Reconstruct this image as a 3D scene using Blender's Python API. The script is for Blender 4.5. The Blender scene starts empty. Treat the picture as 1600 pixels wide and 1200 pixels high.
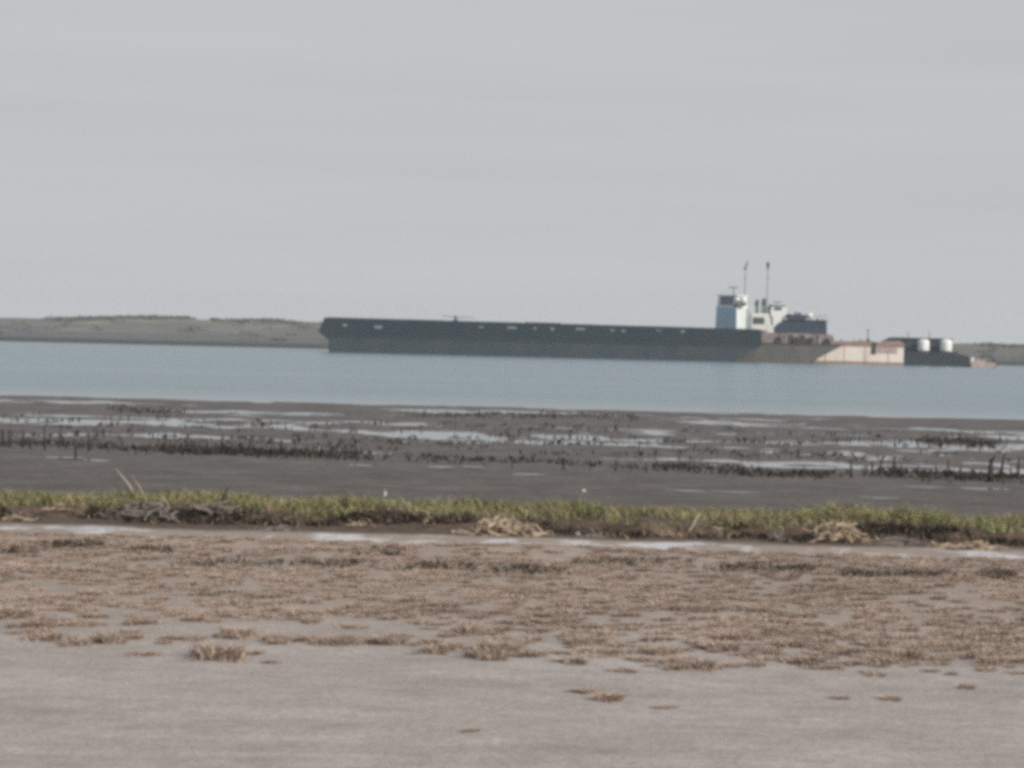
import bpy, bmesh, math, random
import numpy as np
from mathutils import Vector, Matrix

random.seed(7)
RNG = np.random.default_rng(11)
scene = bpy.context.scene
col = scene.collection
F = 4444.0            # focal length in photo pixels (1600 wide)
EYE = 2.5
ROLL = math.radians(1.4)
PITCH = math.atan(72.0 / F)

# ------------------------------------------------------------------ camera
f0 = Vector((0, math.cos(PITCH), -math.sin(PITCH)))
r0 = Vector((1, 0, 0))
u0 = Vector((0, math.sin(PITCH), math.cos(PITCH)))
RGT = math.cos(ROLL) * r0 + math.sin(ROLL) * u0
UPV = -math.sin(ROLL) * r0 + math.cos(ROLL) * u0
cam_data = bpy.data.cameras.new("camera")
cam = bpy.data.objects.new("camera", cam_data)
col.objects.link(cam)
m = Matrix(((RGT.x, UPV.x, -f0.x, 0), (RGT.y, UPV.y, -f0.y, 0), (RGT.z, UPV.z, -f0.z, EYE), (0, 0, 0, 1)))
cam.matrix_world = m
cam_data.sensor_width = 36.0
cam_data.lens = 36.0 * F / 1600.0
cam_data.clip_start = 0.5
cam_data.clip_end = 5000
scene.camera = cam


def ray(x, y):
    return f0 + RGT * ((x - 800) / F) + UPV * (-(y - 600) / F)


def at(x, y, D):
    """surveyed pixel -> world point at depth D"""
    d = ray(x, y)
    p = d * (D / d.y)
    return Vector((p.x, D, p.z + EYE))


def on_ground(x, y, z=0.4):
    d = ray(x, y)
    s = (z - EYE) / d.z
    return Vector((d.x * s, d.y * s, z))


# ------------------------------------------------------------------ noise
def vnoise(x, y, seed=0):
    xi = np.floor(x).astype(np.int64); yi = np.floor(y).astype(np.int64)
    xf = x - xi; yf = y - yi
    u = xf * xf * (3 - 2 * xf); v = yf * yf * (3 - 2 * yf)

    def h(a, b):
        n = (a * 374761393 + b * 668265263 + seed * 974711) & 0xFFFFFFFF
        n = ((n ^ (n >> 13)) * 1274126177) & 0xFFFFFFFF
        return ((n ^ (n >> 16)) & 0xFFFF) / 65535.0
    return (h(xi, yi) * (1 - u) + h(xi + 1, yi) * u) * (1 - v) + (h(xi, yi + 1) * (1 - u) + h(xi + 1, yi + 1) * u) * v


def fbm(x, y, seed=0, oct=4):
    t = np.zeros_like(x); a = 0.5; s = 0
    for k in range(oct):
        t += a * vnoise(x * 2 ** k + 17.3 * k, y * 2 ** k - 9.1 * k, seed + k); s += a; a *= 0.5
    return t / s


def sstep(a, b, x):
    t = np.clip((x - a) / (b - a), 0, 1)
    return t * t * (3 - 2 * t)


# ------------------------------------------------------------------ mesh helpers
def link(name, me, mat, parent=None):
    o = bpy.data.objects.new(name, me)
    col.objects.link(o)
    if mat:
        me.materials.append(mat)
    if parent:
        o.parent = parent
        o.matrix_parent_inverse = parent.matrix_world.inverted()
    return o


def np_mesh(name, V, T):
    me = bpy.data.meshes.new(name)
    V = np.asarray(V, np.float32); T = np.asarray(T, np.int32)
    k = T.shape[1]
    me.vertices.add(len(V)); me.vertices.foreach_set("co", V.ravel())
    me.loops.add(T.size); me.loops.foreach_set("vertex_index", T.ravel())
    me.polygons.add(len(T))
    me.polygons.foreach_set("loop_start", np.arange(len(T), dtype=np.int32) * k)
    me.polygons.foreach_set("loop_total", np.full(len(T), k, np.int32))
    me.update(calc_edges=True)
    return me


def smooth(me):
    me.polygons.foreach_set("use_smooth", np.ones(len(me.polygons), bool))


def tag(o, label=None, cat=None, group=None, kind=None):
    if label: o["label"] = label
    if cat: o["category"] = cat
    if group: o["group"] = group
    if kind: o["kind"] = kind
    return o


def empty(name, loc, rz=0.0):
    o = bpy.data.objects.new(name, None)
    o.empty_display_size = 0.3
    o.location = loc; o.rotation_euler = (0, 0, rz)
    o.matrix_world = Matrix.Translation(loc) @ Matrix.Rotation(rz, 4, 'Z')
    col.objects.link(o)
    return o


class MB:
    def __init__(s):
        s.bm = bmesh.new()

    def prism(s, pts, y0, y1):
        """polygon of (x, z), extruded from depth y0 to y1"""
        a = [s.bm.verts.new((p[0], y0, p[1])) for p in pts]
        b = [s.bm.verts.new((p[0], y1, p[1])) for p in pts]
        s.bm.faces.new(a); s.bm.faces.new(b[::-1])
        for i in range(len(a)):
            j = (i + 1) % len(a)
            s.bm.faces.new((a[j], a[i], b[i], b[j]))
        return s

    def box(s, lo, hi, M=None, taper=(1, 1)):
        cx, cy = (lo[0] + hi[0]) / 2, (lo[1] + hi[1]) / 2
        vs = []
        for z, tx, ty in ((lo[2], 1, 1), (hi[2], taper[0], taper[1])):
            for X, Y in ((lo[0], lo[1]), (hi[0], lo[1]), (hi[0], hi[1]), (lo[0], hi[1])):
                p = Vector((cx + (X - cx) * tx, cy + (Y - cy) * ty, z))
                vs.append(s.bm.verts.new(M @ p if M else p))
        for f in ((3, 2, 1, 0), (4, 5, 6, 7), (0, 1, 5, 4), (1, 2, 6, 5), (2, 3, 7, 6), (3, 0, 4, 7)):
            s.bm.faces.new([vs[i] for i in f])
        return s

    def tube(s, pts, rad, seg=8):
        pts = [Vector(p) for p in pts]
        if not isinstance(rad, (list, tuple)): rad = [rad] * len(pts)
        rings = []
        for i, p in enumerate(pts):
            d = (pts[min(i + 1, len(pts) - 1)] - pts[max(i - 1, 0)]).normalized()
            e = Vector((1, 0, 0)) if abs(d.x) < .8 else Vector((0, 0, 1))
            a = d.cross(e).normalized(); b = d.cross(a)
            rings.append([s.bm.verts.new(p + (a * math.cos(t) + b * math.sin(t)) * rad[i]) for t in [2 * math.pi * k / seg for k in range(seg)]])
        for q, w in zip(rings, rings[1:]):
            for k in range(seg):
                s.bm.faces.new((q[k], q[(k + 1) % seg], w[(k + 1) % seg], w[k]))
        s.bm.faces.new(rings[0][::-1]); s.bm.faces.new(rings[-1])
        return s

    def lathe(s, prof, c, seg=24):
        rings = []
        for r, z in prof:
            rings.append([s.bm.verts.new((c[0] + r * math.cos(2 * math.pi * k / seg), c[1] + r * math.sin(2 * math.pi * k / seg), c[2] + z)) for k in range(seg)])
        for q, w in zip(rings, rings[1:]):
            for k in range(seg):
                s.bm.faces.new((q[k], q[(k + 1) % seg], w[(k + 1) % seg], w[k]))
        s.bm.faces.new(rings[0][::-1]); s.bm.faces.new(rings[-1])
        return s

    def build(s, name, mat, parent=None, bevel=0.0, sm=False):
        bmesh.ops.recalc_face_normals(s.bm, faces=s.bm.faces)
        if bevel:
            bmesh.ops.bevel(s.bm, geom=list(s.bm.edges), offset=bevel, segments=2, affect='EDGES', profile=0.6)
        me = bpy.data.meshes.new(name)
        s.bm.to_mesh(me); s.bm.free()
        if sm: smooth(me)
        return link(name, me, mat, parent)


# ------------------------------------------------------------------ materials
def new_mat(name):
    mt = bpy.data.materials.new(name); mt.use_nodes = True
    nt = mt.node_tree
    b = nt.nodes["Principled BSDF"]
    return mt, nt, b


def N(nt, t, **kw):
    n = nt.nodes.new(t)
    for k, v in kw.items():
        if hasattr(n, k): setattr(n, k, v)
        else: n.inputs[k].default_value = v
    return n


def noise(nt, scale, detail=4, rough=.55, vec=None, stretch=None, dist=0):
    tc = N(nt, "ShaderNodeTexCoord")
    src = tc.outputs["Object"] if vec is None else vec
    if stretch:
        mp = N(nt, "ShaderNodeMapping"); mp.inputs["Scale"].default_value = stretch
        nt.links.new(src, mp.inputs["Vector"]); src = mp.outputs["Vector"]
    n = N(nt, "ShaderNodeTexNoise")
    n.inputs["Scale"].default_value = scale; n.inputs["Detail"].default_value = detail
    n.inputs["Roughness"].default_value = rough; n.inputs["Distortion"].default_value = dist
    nt.links.new(src, n.inputs["Vector"])
    return n.outputs["Fac"]


def ramp(nt, fac, stops):
    r = N(nt, "ShaderNodeValToRGB")
    e = r.color_ramp.elements
    while len(e) < len(stops): e.new(0.5)
    for k, (p, c) in enumerate(stops):
        e[k].position = p
        e[k].color = (c, c, c, 1) if isinstance(c, (int, float)) else (*c, 1)
    nt.links.new(fac, r.inputs["Fac"])
    return r.outputs["Color"]


def mix(nt, fac, a, b, mode='MIX'):
    n = N(nt, "ShaderNodeMix", data_type='RGBA', blend_type=mode)
    for sock, v in ((n.inputs[0], fac), (n.inputs[6], a), (n.inputs[7], b)):
        if isinstance(v, (int, float)): sock.default_value = v
        elif isinstance(v, (tuple, list)): sock.default_value = (*v, 1)
        else: nt.links.new(v, sock)
    return n.outputs[2]


def mathn(nt, op, a, b=None, clamp=False):
    n = N(nt, "ShaderNodeMath", operation=op); n.use_clamp = clamp
    for k, v in enumerate((a, b)):
        if v is None: continue
        if isinstance(v, (int, float)): n.inputs[k].default_value = v
        else: nt.links.new(v, n.inputs[k])
    return n.outputs[0]


def bump(nt, b, h, strength, dist):
    n = N(nt, "ShaderNodeBump"); n.inputs["Strength"].default_value = strength; n.inputs["Distance"].default_value = dist
    nt.links.new(h, n.inputs["Height"]); nt.links.new(n.outputs["Normal"], b.inputs["Normal"])


def paint(name, c, rough=.6, c2=None, amt=.5, scale=1.2, stretch=(1, 1, .35), spec=.3, lo=.42, hi=.68):
    """weathered paint: base colour with irregular stains of c2, streaked downwards"""
    mt, nt, b = new_mat(name)
    c2 = c2 or tuple(v * .6 for v in c)
    n = noise(nt, scale, 6, .65, stretch=stretch)
    f = mathn(nt, 'MULTIPLY', ramp(nt, n, [(lo, 0.), (hi, 1.)]), amt)
    fine = ramp(nt, noise(nt, 9, 3), [(.3, .85), (.7, 1.1)])
    cc = mix(nt, f, c, c2)
    cc = mix(nt, 1.0, cc, fine, 'MULTIPLY')
    nt.links.new(cc, b.inputs["Base Color"])
    b.inputs["Roughness"].default_value = rough
    b.inputs["Specular IOR Level"].default_value = spec
    bump(nt, b, noise(nt, 2.5, 4), .25, .03)
    return mt


def leafy(name, stops, rough=.75, dead=None):
    mt, nt, b = new_mat(name)
    g = N(nt, "ShaderNodeNewGeometry")
    c = ramp(nt, g.outputs["Random Per Island"], stops)
    big = ramp(nt, noise(nt, .9, 3), [(.3, .75), (.7, 1.2)])
    if dead:
        c = mix(nt, ramp(nt, noise(nt, 1.7, 4, .6), [(.48, 0.), (.62, .75)]), c, dead)
    nt.links.new(mix(nt, 1.0, c, big, 'MULTIPLY'), b.inputs["Base Color"])
    b.inputs["Roughness"].default_value = rough
    b.inputs["Specular IOR Level"].default_value = .2
    return mt


M = {}
M['barge_dark'] = paint('barge_paint', (.009, .024, .032), .6, (.036, .038, .040), .6, .28, (1, 1, .8), lo=.46, hi=.75)
M['barge_low'] = paint('barge_waterline_paint', (.027, .047, .057), .65, (.075, .066, .06), .65, .45, (1, 1, .8))
M['steel_dark'] = paint('dark_steel', (.035, .038, .042), .6, (.09, .06, .045), .5, 1.5)
M['pale_mark'] = paint('pale_paint_mark', (.20, .24, .26), .7, (.09, .12, .13), .7, 3)
M['bulwark'] = paint('weathered_red_grey_paint', (.36, .28, .25), .8, (.12, .10, .095), .85, 1.1, (1, 1, .6), lo=.38, hi=.62)
M['mast'] = paint('mast_paint', (.16, .13, .125), .7, (.09, .07, .065), .6, 2)
M['grey_glass'] = paint('grey_glass', (.13, .15, .17), .25, (.07, .08, .09), .6, 1.5, spec=.5)
M['white'] = paint('white_paint', (.78, .79, .77), .5, (.5, .47, .42), .45, 1.0)
M['white_clean'] = paint('clean_white_paint', (.84, .85, .83), .5, (.70, .69, .64), .4, 1.0)
M['glass'] = paint('dark_glass', (.03, .04, .05), .15, (.05, .06, .07), .4, 1.0, spec=.5)
M['tow_hull'] = paint('towboat_hull_paint', (.135, .122, .106), .75, (.075, .068, .06), .8, .7)
M['pink'] = paint('faded_red_paint', (.47, .37, .335), .75, (.27, .21, .19), .8, .8)
M['blue_house'] = paint('dark_blue_paint', (.030, .055, .090), .6, (.06, .05, .045), .7, .6)
M['mint'] = paint('pale_mint_paint', (.70, .78, .76), .5, (.52, .58, .56), .6, .9)
M['shade_blue'] = paint('blue_shade_paint', (.42, .56, .66), .55, (.34, .45, .53), .6, .8)  # bluish shade of the pilothouse's near face, put into the paint
M['green'] = paint('faded_green_paint', (.07, .10, .085), .7, (.05, .05, .05), .6, 1.0)
M['cream'] = paint('cream_paint', (.82, .73, .66), .65, (.52, .38, .32), .6, .55, (1, 1, .3), lo=.5, hi=.72)
M['rust'] = paint('rust_paint', (.36, .22, .18), .8, (.20, .12, .095), .8, .9)
M['navy'] = paint('navy_black_paint', (.022, .03, .034), .55, (.045, .045, .045), .6, .5)
M['wood_pale'] = paint('bleached_wood', (.44, .35, .26), .85, (.24, .18, .13), .8, 6, (1, 1, 1))
M['wood_grey'] = paint('grey_driftwood', (.24, .21, .19), .85, (.12, .10, .09), .8, 6, (1, 1, 1))
M['stub'] = paint('wet_dark_stem', (.030, .026, .022), .7, (.06, .05, .04), .6, 6, (1, 1, 1))
M['stone'] = paint('white_shell', (.75, .72, .66), .7, (.5, .46, .4), .5, 20, (1, 1, 1))
M['grass'] = leafy('green_marsh_grass', [(0, (.135, .16, .065)), (.4, (.235, .255, .105)), (.64, (.34, .335, .155)), (.84, (.38, .31, .20)), (1, (.26, .195, .13))], dead=(.25, .185, .12))
M['shade_blades'] = leafy('shade_dark_blades', [(0, (.035, .034, .026)), (.55, (.07, .055, .04)), (.88, (.15, .11, .08)), (1, (.38, .30, .23))])  # blade colours kept dark to stand in for shade
M['tuft'] = leafy('dry_brown_twigs', [(0, (.29, .22, .175)), (.5, (.45, .352, .295)), (.8, (.53, .435, .37)), (1, (.46, .35, .265))])
M['weed'] = leafy('dark_wet_weed', [(0, (.022, .02, .017)), (.7, (.05, .043, .035)), (1, (.09, .07, .055))])
M['scrub'] = leafy('olive_scrub', [(0, (.10, .105, .085)), (.6, (.145, .145, .115)), (1, (.20, .185, .15))])


# ------------------------------------------------------------------ world and sun
SUN_EL, SUN_AZ = math.radians(32), math.radians(128)    # azimuth from +Y clockwise (towards +X)
w = bpy.data.worlds.new("World"); scene.world = w; w.use_nodes = True
nt = w.node_tree
bg = nt.nodes["Background"]
sky = N(nt, "ShaderNodeTexSky", sky_type='NISHITA')
sky.sun_disc = False
sky.sun_elevation = SUN_EL; sky.sun_rotation = SUN_AZ
sky.air_density = 1.0; sky.dust_density = 2.0; sky.ozone_density = 1.5; sky.altitude = 0
hsv = N(nt, "ShaderNodeHueSaturation"); hsv.inputs["Saturation"].default_value = 1.35
nt.links.new(sky.outputs["Color"], hsv.inputs["Color"])
# high thin overcast: pale veil, thicker towards the horizon, in long flat streaks
tc = N(nt, "ShaderNodeTexCoord")
mp = N(nt, "ShaderNodeMapping"); mp.inputs["Scale"].default_value = (1.6, 1.6, 26)
nt.links.new(tc.outputs["Generated"], mp.inputs["Vector"])
cl = N(nt, "ShaderNodeTexNoise"); cl.inputs["Scale"].default_value = 2.2; cl.inputs["Detail"].default_value = 5; cl.inputs["Roughness"].default_value = .5
nt.links.new(mp.outputs["Vector"], cl.inputs["Vector"])
streak = ramp(nt, cl.outputs["Fac"], [(.30, .95), (.70, 1.02)])
VEIL = (5.46, 5.58, 5.60)
sep = N(nt, "ShaderNodeSeparateXYZ"); nt.links.new(tc.outputs["Generated"], sep.inputs[0])
zf = ramp(nt, sep.outputs["Z"], [(0.0, .98), (.12, .95), (.35, .64), (1.0, .42)])
veil = N(nt, "ShaderNodeRGB"); veil.outputs[0].default_value = (*VEIL, 1)
mx = mix(nt, zf, hsv.outputs["Color"], veil.outputs[0])
fin = mix(nt, 1.0, mx, streak, 'MULTIPLY')
nt.links.new(fin, bg.inputs["Color"])
bg.inputs["Strength"].default_value = 0.1

sd = bpy.data.lights.new("sun", 'SUN'); so = bpy.data.objects.new("sun", sd); col.objects.link(so)
sd.energy = 3.6; sd.angle = math.radians(.6); sd.color = (1, .93, .82)
sdir = Vector((math.sin(SUN_AZ) * math.cos(SUN_EL), math.cos(SUN_AZ) * math.cos(SUN_EL), math.sin(SUN_EL)))
so.rotation_euler = sdir.to_track_quat('Z', 'Y').to_euler()
so.location = (60, -20, 60)


# ------------------------------------------------------------------ ground (one sheet from behind the camera to under the water)
def bank_edge(x):       # front edge of the grass bank, wandering
    return 31.75 + (fbm(x * .55, x * 0 + 1.7, 81) - .5) * 1.1 + (fbm(x * 2.3, x * 0 + 5.1, 85, 2) - .5) * .5


def ground_z(x, y):
    x = np.asarray(x, float); y = np.asarray(y, float)
    z = np.interp(y, [-60, 10, 24, 28.2, 29.3, 31.0, 31.6, 33, 36, 37.6, 41, 51, 60, 74, 92, 99, 103.5, 108, 140],
                  [.40, .40, .40, .41, .37, .365, .36, .36, .30, .16, .135, .062, .015, .005, .009, .032, -.01, -.25, -1.6])
    z = z + (fbm(x * .35, y * .35, 3) - .5) * .05 * sstep(106, 95, y)
    sand = sstep(30, 27, y)
    z = z + sand * ((fbm(x * 2.2, y * 2.2, 5) - .5) * .035 + (fbm(x * .9, y * 2.5, 8) - .5) * .03 * sstep(17, 20, y))
    # low wrack ridge before the white strip
    z = z + .07 * np.exp(-((y - 27.4 - (fbm(x * .5, y * 0, 9) - .5) * 1.2) / .45) ** 2) * sstep(.35, .6, fbm(x * .8, y * .3, 12))
    mud = sstep(46, 54, y) * sstep(104, 97, y)
    rel = (fbm(x * .13, y * .17, 21, 4) - .5) * .10 + (fbm(x * .5, y * .5, 27, 3) - .5) * .06 + (fbm(x * 1.5, y * 1.0, 31) - .5) * .075
    z = z + mud * (rel + .010 * np.sin(y * .9 + 3 * fbm(x * .05, y * .05, 35)))
    z = z + sstep(37, 40, y) * sstep(55, 48, y) * (fbm(x * 1.2, y * 1.2, 41) - .5) * .04
    e = bank_edge(x)
    face = .05 + .75 * sstep(.35, .75, fbm(x * .9, x * 0 + 8.8, 47, 2))
    z = z + (.105 + .05 * (fbm(x * 2.0, y * 2.0, 43) - .5)) * sstep(e - face, e + .08, y) * sstep(37.2, 34.0, y)
    return z


def spaced(segs):
    out = []
    for a, b, st in segs:
        out.append(np.arange(a, b, st))
    out.append([segs[-1][1]])
    return np.concatenate(out)


gx = spaced([(-120, -40, 4), (-40, -22, .6), (-22, -9, .16), (-9, 9, .08), (9, 22, .16), (22, 40, .6), (40, 120, 4)])
gy = spaced([(-50, 12, 2), (12, 27, .07), (27, 38, .06), (38, 52, .12), (52, 106, .16), (106, 140, 1.5)])
X, Y = np.meshgrid(gx, gy)
Z = ground_z(X, Y)
V = np.stack([X, Y, Z], -1).reshape(-1, 3)
nx = len(gx)
ii = (np.arange(len(gy) - 1)[:, None] * nx + np.arange(nx - 1)[None, :]).ravel()
me = np_mesh("ground", V, np.stack([ii, ii + 1, ii + nx + 1, ii + nx], 1))
smooth(me)

mt, nt, b = new_mat("ground_sand_and_mud")
tc = N(nt, "ShaderNodeTexCoord")
sp = N(nt, "ShaderNodeSeparateXYZ"); nt.links.new(tc.outputs["Object"], sp.inputs[0])
yy = sp.outputs["Y"]
wob = mathn(nt, 'MULTIPLY', mathn(nt, 'SUBTRACT', noise(nt, .9, 5, .6), .5), 3.0)
yw = mathn(nt, 'ADD', yy, wob)


def band(lo0, lo1, hi0=None, hi1=None, src=None):
    a = N(nt, "ShaderNodeMapRange"); a.interpolation_type = 'SMOOTHSTEP'
    a.inputs[1].default_value = lo0; a.inputs[2].default_value = lo1
    nt.links.new(src or yw, a.inputs[0])
    if hi0 is None: return a.outputs[0]
    c = N(nt, "ShaderNodeMapRange"); c.interpolation_type = 'SMOOTHSTEP'
    c.inputs[1].default_value = hi0; c.inputs[2].default_value = hi1
    c.inputs[3].default_value = 1; c.inputs[4].default_value = 0
    nt.links.new(src or yw, c.inputs[0])
    return mathn(nt, 'MULTIPLY', a.outputs[0], c.outputs[0])


sand = ramp(nt, noise(nt, 1.3, 8, .65, stretch=(.5, 1, 1)), [(.28, (.33, .292, .268)), (.52, (.410, .371, .346)), (.74, (.485, .447, .423))])
grain = ramp(nt, noise(nt, 26, 4, .7), [(.25, .70), (.75, 1.25)])
sand = mix(nt, 1, sand, grain, 'MULTIPLY')
blotch = ramp(nt, noise(nt, 5, 5, .7, stretch=(.6, 1, 1)), [(.33, (.84, .83, .83)), (.67, (1.10, 1.08, 1.06))])
sand = mix(nt, 1, sand, blotch, 'MULTIPLY')
# duller litter-strewn soil where the tufts grow
litter = mix(nt, ramp(nt, noise(nt, 7, 6, .7), [(.35, 0.), (.65, 1.)]), (.38, .31, .26), (.26, .205, .165))
c = mix(nt, mathn(nt, 'MULTIPLY', band(18.5, 23.5), .8), sand, litter)
# white salt / shell strip
strip = mathn(nt, 'MULTIPLY', band(28.3, 28.9, 30.0, 30.5), ramp(nt, noise(nt, 1.3, 5, .68, stretch=(1.3, .7, 1)), [(.50, 0.), (.57, 1.)]))
c = mix(nt, strip, c, (.58, .575, .58))
# brown peat, with shade under the grass bank painted into its colour
peat_shade = mix(nt, ramp(nt, noise(nt, 6, 6, .7), [(.35, 0.), (.65, 1.)]), (.05, .04, .032), (.17, .115, .085))
c = mix(nt, band(30.1, 30.8, src=mathn(nt, 'ADD', yy, mathn(nt, 'MULTIPLY', wob, .3))), c, peat_shade)
mudc = ramp(nt, noise(nt, .7, 7, .7), [(.3, (.082, .072, .064)), (.5, (.118, .104, .094)), (.72, (.165, .15, .138))])
mudc = mix(nt, 1, mudc, ramp(nt, noise(nt, 8, 4, .7), [(.3, .7), (.7, 1.3)]), 'MULTIPLY')
mud_f = band(36.5, 38.0, src=yy)
c = mix(nt, mud_f, c, mudc)
nt.links.new(c, b.inputs["Base Color"])
wet = band(44, 56, src=yy)
rg = mathn(nt, 'SUBTRACT', .95, mathn(nt, 'MULTIPLY', wet, .3))
nt.links.new(rg, b.inputs["Roughness"])
b.inputs["Specular IOR Level"].default_value = .25
bump(nt, b, mathn(nt, 'ADD', noise(nt, 14, 6, .7), mathn(nt, 'MULTIPLY', noise(nt, 50, 3, .6), .4)), .55, .03)
tag(link("ground", me, mt), kind="structure")

# ------------------------------------------------------------------ water
me = np_mesh("water", [(-690, 44, 0), (690, 44, 0), (690, 560, 0), (-690, 560, 0)], [(0, 1, 2, 3)])
mt, nt, b = new_mat("lagoon_water")
b.inputs["IOR"].default_value = 1.33
tc = N(nt, "ShaderNodeTexCoord"); sp = N(nt, "ShaderNodeSeparateXYZ"); nt.links.new(tc.outputs["Object"], sp.inputs[0])
open_ = N(nt, "ShaderNodeMapRange"); open_.interpolation_type = 'SMOOTHSTEP'
open_.inputs[1].default_value = 98; open_.inputs[2].default_value = 125; open_.inputs[3].default_value = .04; open_.inputs[4].default_value = 1.
nt.links.new(sp.outputs["Y"], open_.inputs[0])
deep = N(nt, "ShaderNodeMapRange"); deep.inputs[1].default_value = 96; deep.inputs[2].default_value = 112
nt.links.new(sp.outputs["Y"], deep.inputs[0])
nt.links.new(mathn(nt, 'ADD', mathn(nt, 'MULTIPLY', deep.outputs[0], .12), .11), b.inputs["Roughness"])
nt.links.new(mix(nt, deep.outputs[0], (.13, .125, .13), (.155, .22, .245)), b.inputs["Base Color"])
h = mathn(nt, 'ADD', noise(nt, 1.6, 4, .6, stretch=(.6, 1, 1)), mathn(nt, 'MULTIPLY', noise(nt, .35, 3, .5, stretch=(.5, 1, 1)), 2.0))
gust = ramp(nt, noise(nt, .05, 5, .65, stretch=(.22, 1, 1)), [(.32, .45), (.68, 1.35)])
h = mathn(nt, 'MULTIPLY', h, mathn(nt, 'MULTIPLY', open_.outputs[0], gust))
bump(nt, b, h, .6, .30)
tag(link("water", me, mt), kind="structure")


# ------------------------------------------------------------------ far shore
def dune_z(x, y):
    s = 456 + (fbm(x * .01, x * 0 + 3.3, 51) - .5) * 14 + 10 * sstep(40, 110, x)
    d = y - s
    top = np.interp(x, [-400, -140, -91, -78, -66, -60, -48, -38, -20, 20, 45, 84, 95, 130, 400],
                    [4.3, 3.95, 3.85, 4.15, 4.6, 4.7, 4.4, 4.6, 4.6, 4.2, 3.3, 3.6, 3.7, 4.0, 4.5])
    z = np.interp(d, [-30, -4, 0, .6, 6], [-1.2, -.3, 0, .55, .8])
    z = z + (top - .9) * sstep(4, 55, d) + (fbm(x * .09, y * .06, 61) - .5) * (.7 - .3 * sstep(20, 50, x)) * sstep(4, 35, d) * sstep(300, 80, d)
    z = z - sstep(75, 220, d) * (top - 1.6)
    return z


dx = spaced([(-690, -200, 8), (-200, 200, 1.0), (200, 690, 8)])
dy = spaced([(425, 452, 3), (452, 480, .7), (480, 560, 1.6), (560, 860, 15)])
X, Y = np.meshgrid(dx, dy)
V = np.stack([X, Y, dune_z(X, Y)], -1).reshape(-1, 3)
nx = len(dx)
ii = (np.arange(len(dy) - 1)[:, None] * nx + np.arange(nx - 1)[None, :]).ravel()
me = np_mesh("dunes", V, np.stack([ii, ii + 1, ii + nx + 1, ii + nx], 1)); smooth(me)
mt, nt, b = new_mat("far_shore_scrub_and_sand")
tc = N(nt, "ShaderNodeTexCoord"); sp = N(nt, "ShaderNodeSeparateXYZ"); nt.links.new(tc.outputs["Object"], sp.inputs[0])
scr = ramp(nt, noise(nt, .12, 6, .7, stretch=(.5, 1, 1)), [(.32, (.12, .115, .105)), (.5, (.17, .155, .135)), (.6, (.26, .23, .19)), (.72, (.38, .33, .27))])
low = N(nt, "ShaderNodeMapRange"); low.inputs[1].default_value = 1.6; low.inputs[2].default_value = 2.9
nt.links.new(mathn(nt, 'ADD', sp.outputs["Z"], mathn(nt, 'MULTIPLY', mathn(nt, 'SUBTRACT', noise(nt, .06, 5, .65, stretch=(.5, 1, 1)), .5), 2.6)), low.inputs[0])
scr = mix(nt, low.outputs[0], mix(nt, noise(nt, .3, 5, .65), (.075, .08, .08), (.15, .145, .135)), scr)
mr = N(nt, "ShaderNodeMapRange"); mr.inputs[1].default_value = .5; mr.inputs[2].default_value = 1.0
nt.links.new(sp.outputs["Z"], mr.inputs[0])
east = N(nt, "ShaderNodeMapRange"); east.inputs[1].default_value = 10; east.inputs[2].default_value = 60
nt.links.new(sp.outputs["X"], east.inputs[0])
scr = mix(nt, mathn(nt, 'MULTIPLY', east.outputs[0], .75), scr, mix(nt, noise(nt, .2, 5, .6), (.08, .082, .075), (.16, .15, .13)))
nt.links.new(mix(nt, mr.outputs[0], (.05, .045, .038), scr), b.inputs["Base Color"])
b.inputs["Roughness"].default_value = .95
tag(link("dunes", me, mt), kind="structure")

# scrub on the far shore: leaf clusters
def leaf_cloud(cent, rad, hgt, n, size):
    """n small triangles scattered through each flattened blob"""
    K = len(cent)
    c = np.repeat(cent, n, 0); r = np.repeat(rad, n); hh = np.repeat(hgt, n)
    a = RNG.uniform(0, 2 * np.pi, K * n); q = np.sqrt(RNG.uniform(0, 1, K * n))
    zz = RNG.uniform(0, 1, K * n) * np.sqrt(np.clip(1 - q * q, .03, 1))
    p = c + np.stack([np.cos(a) * q * r, np.sin(a) * q * r, zz * hh], 1)
    d1 = RNG.normal(size=(K * n, 3)); d1 /= np.linalg.norm(d1, axis=1)[:, None]
    d2 = RNG.normal(size=(K * n, 3)); d2 /= np.linalg.norm(d2, axis=1)[:, None]
    s = size * RNG.uniform(.6, 1.4, K * n)[:, None]
    V = np.stack([p, p + d1 * s, p + d2 * s], 1).reshape(-1, 3)
    return V, np.arange(len(V)).reshape(-1, 3)


K = 420
sx = RNG.uniform(-170, 170, K); sy = 462 + RNG.uniform(0, 1, K) ** .8 * 62
keep = fbm(sx * .05, sy * .06, 71) > .46
sx, sy = sx[keep], sy[keep]
def crest(a, c, k):
    return RNG.uniform(a, c, k)


hx = np.concatenate([crest(-82, -58, 90), crest(-53.5, -41, 45), crest(-130, -96, 60), crest(84, 130, 60)])
hy = 506 + RNG.normal(0, 3.5, len(hx))
sx = np.concatenate([sx, hx]); sy = np.concatenate([sy, hy])
cent = np.stack([sx, sy, dune_z(sx, sy) - .1], 1)
V, T = leaf_cloud(cent, RNG.uniform(.8, 2.6, len(sx)), RNG.uniform(.2, .5, len(sx)), 60, .35)
tag(link("scrub", np_mesh("scrub", V, T), M['scrub']), "low olive scrub over the far sandy shore", "scrub", kind="stuff")


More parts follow.
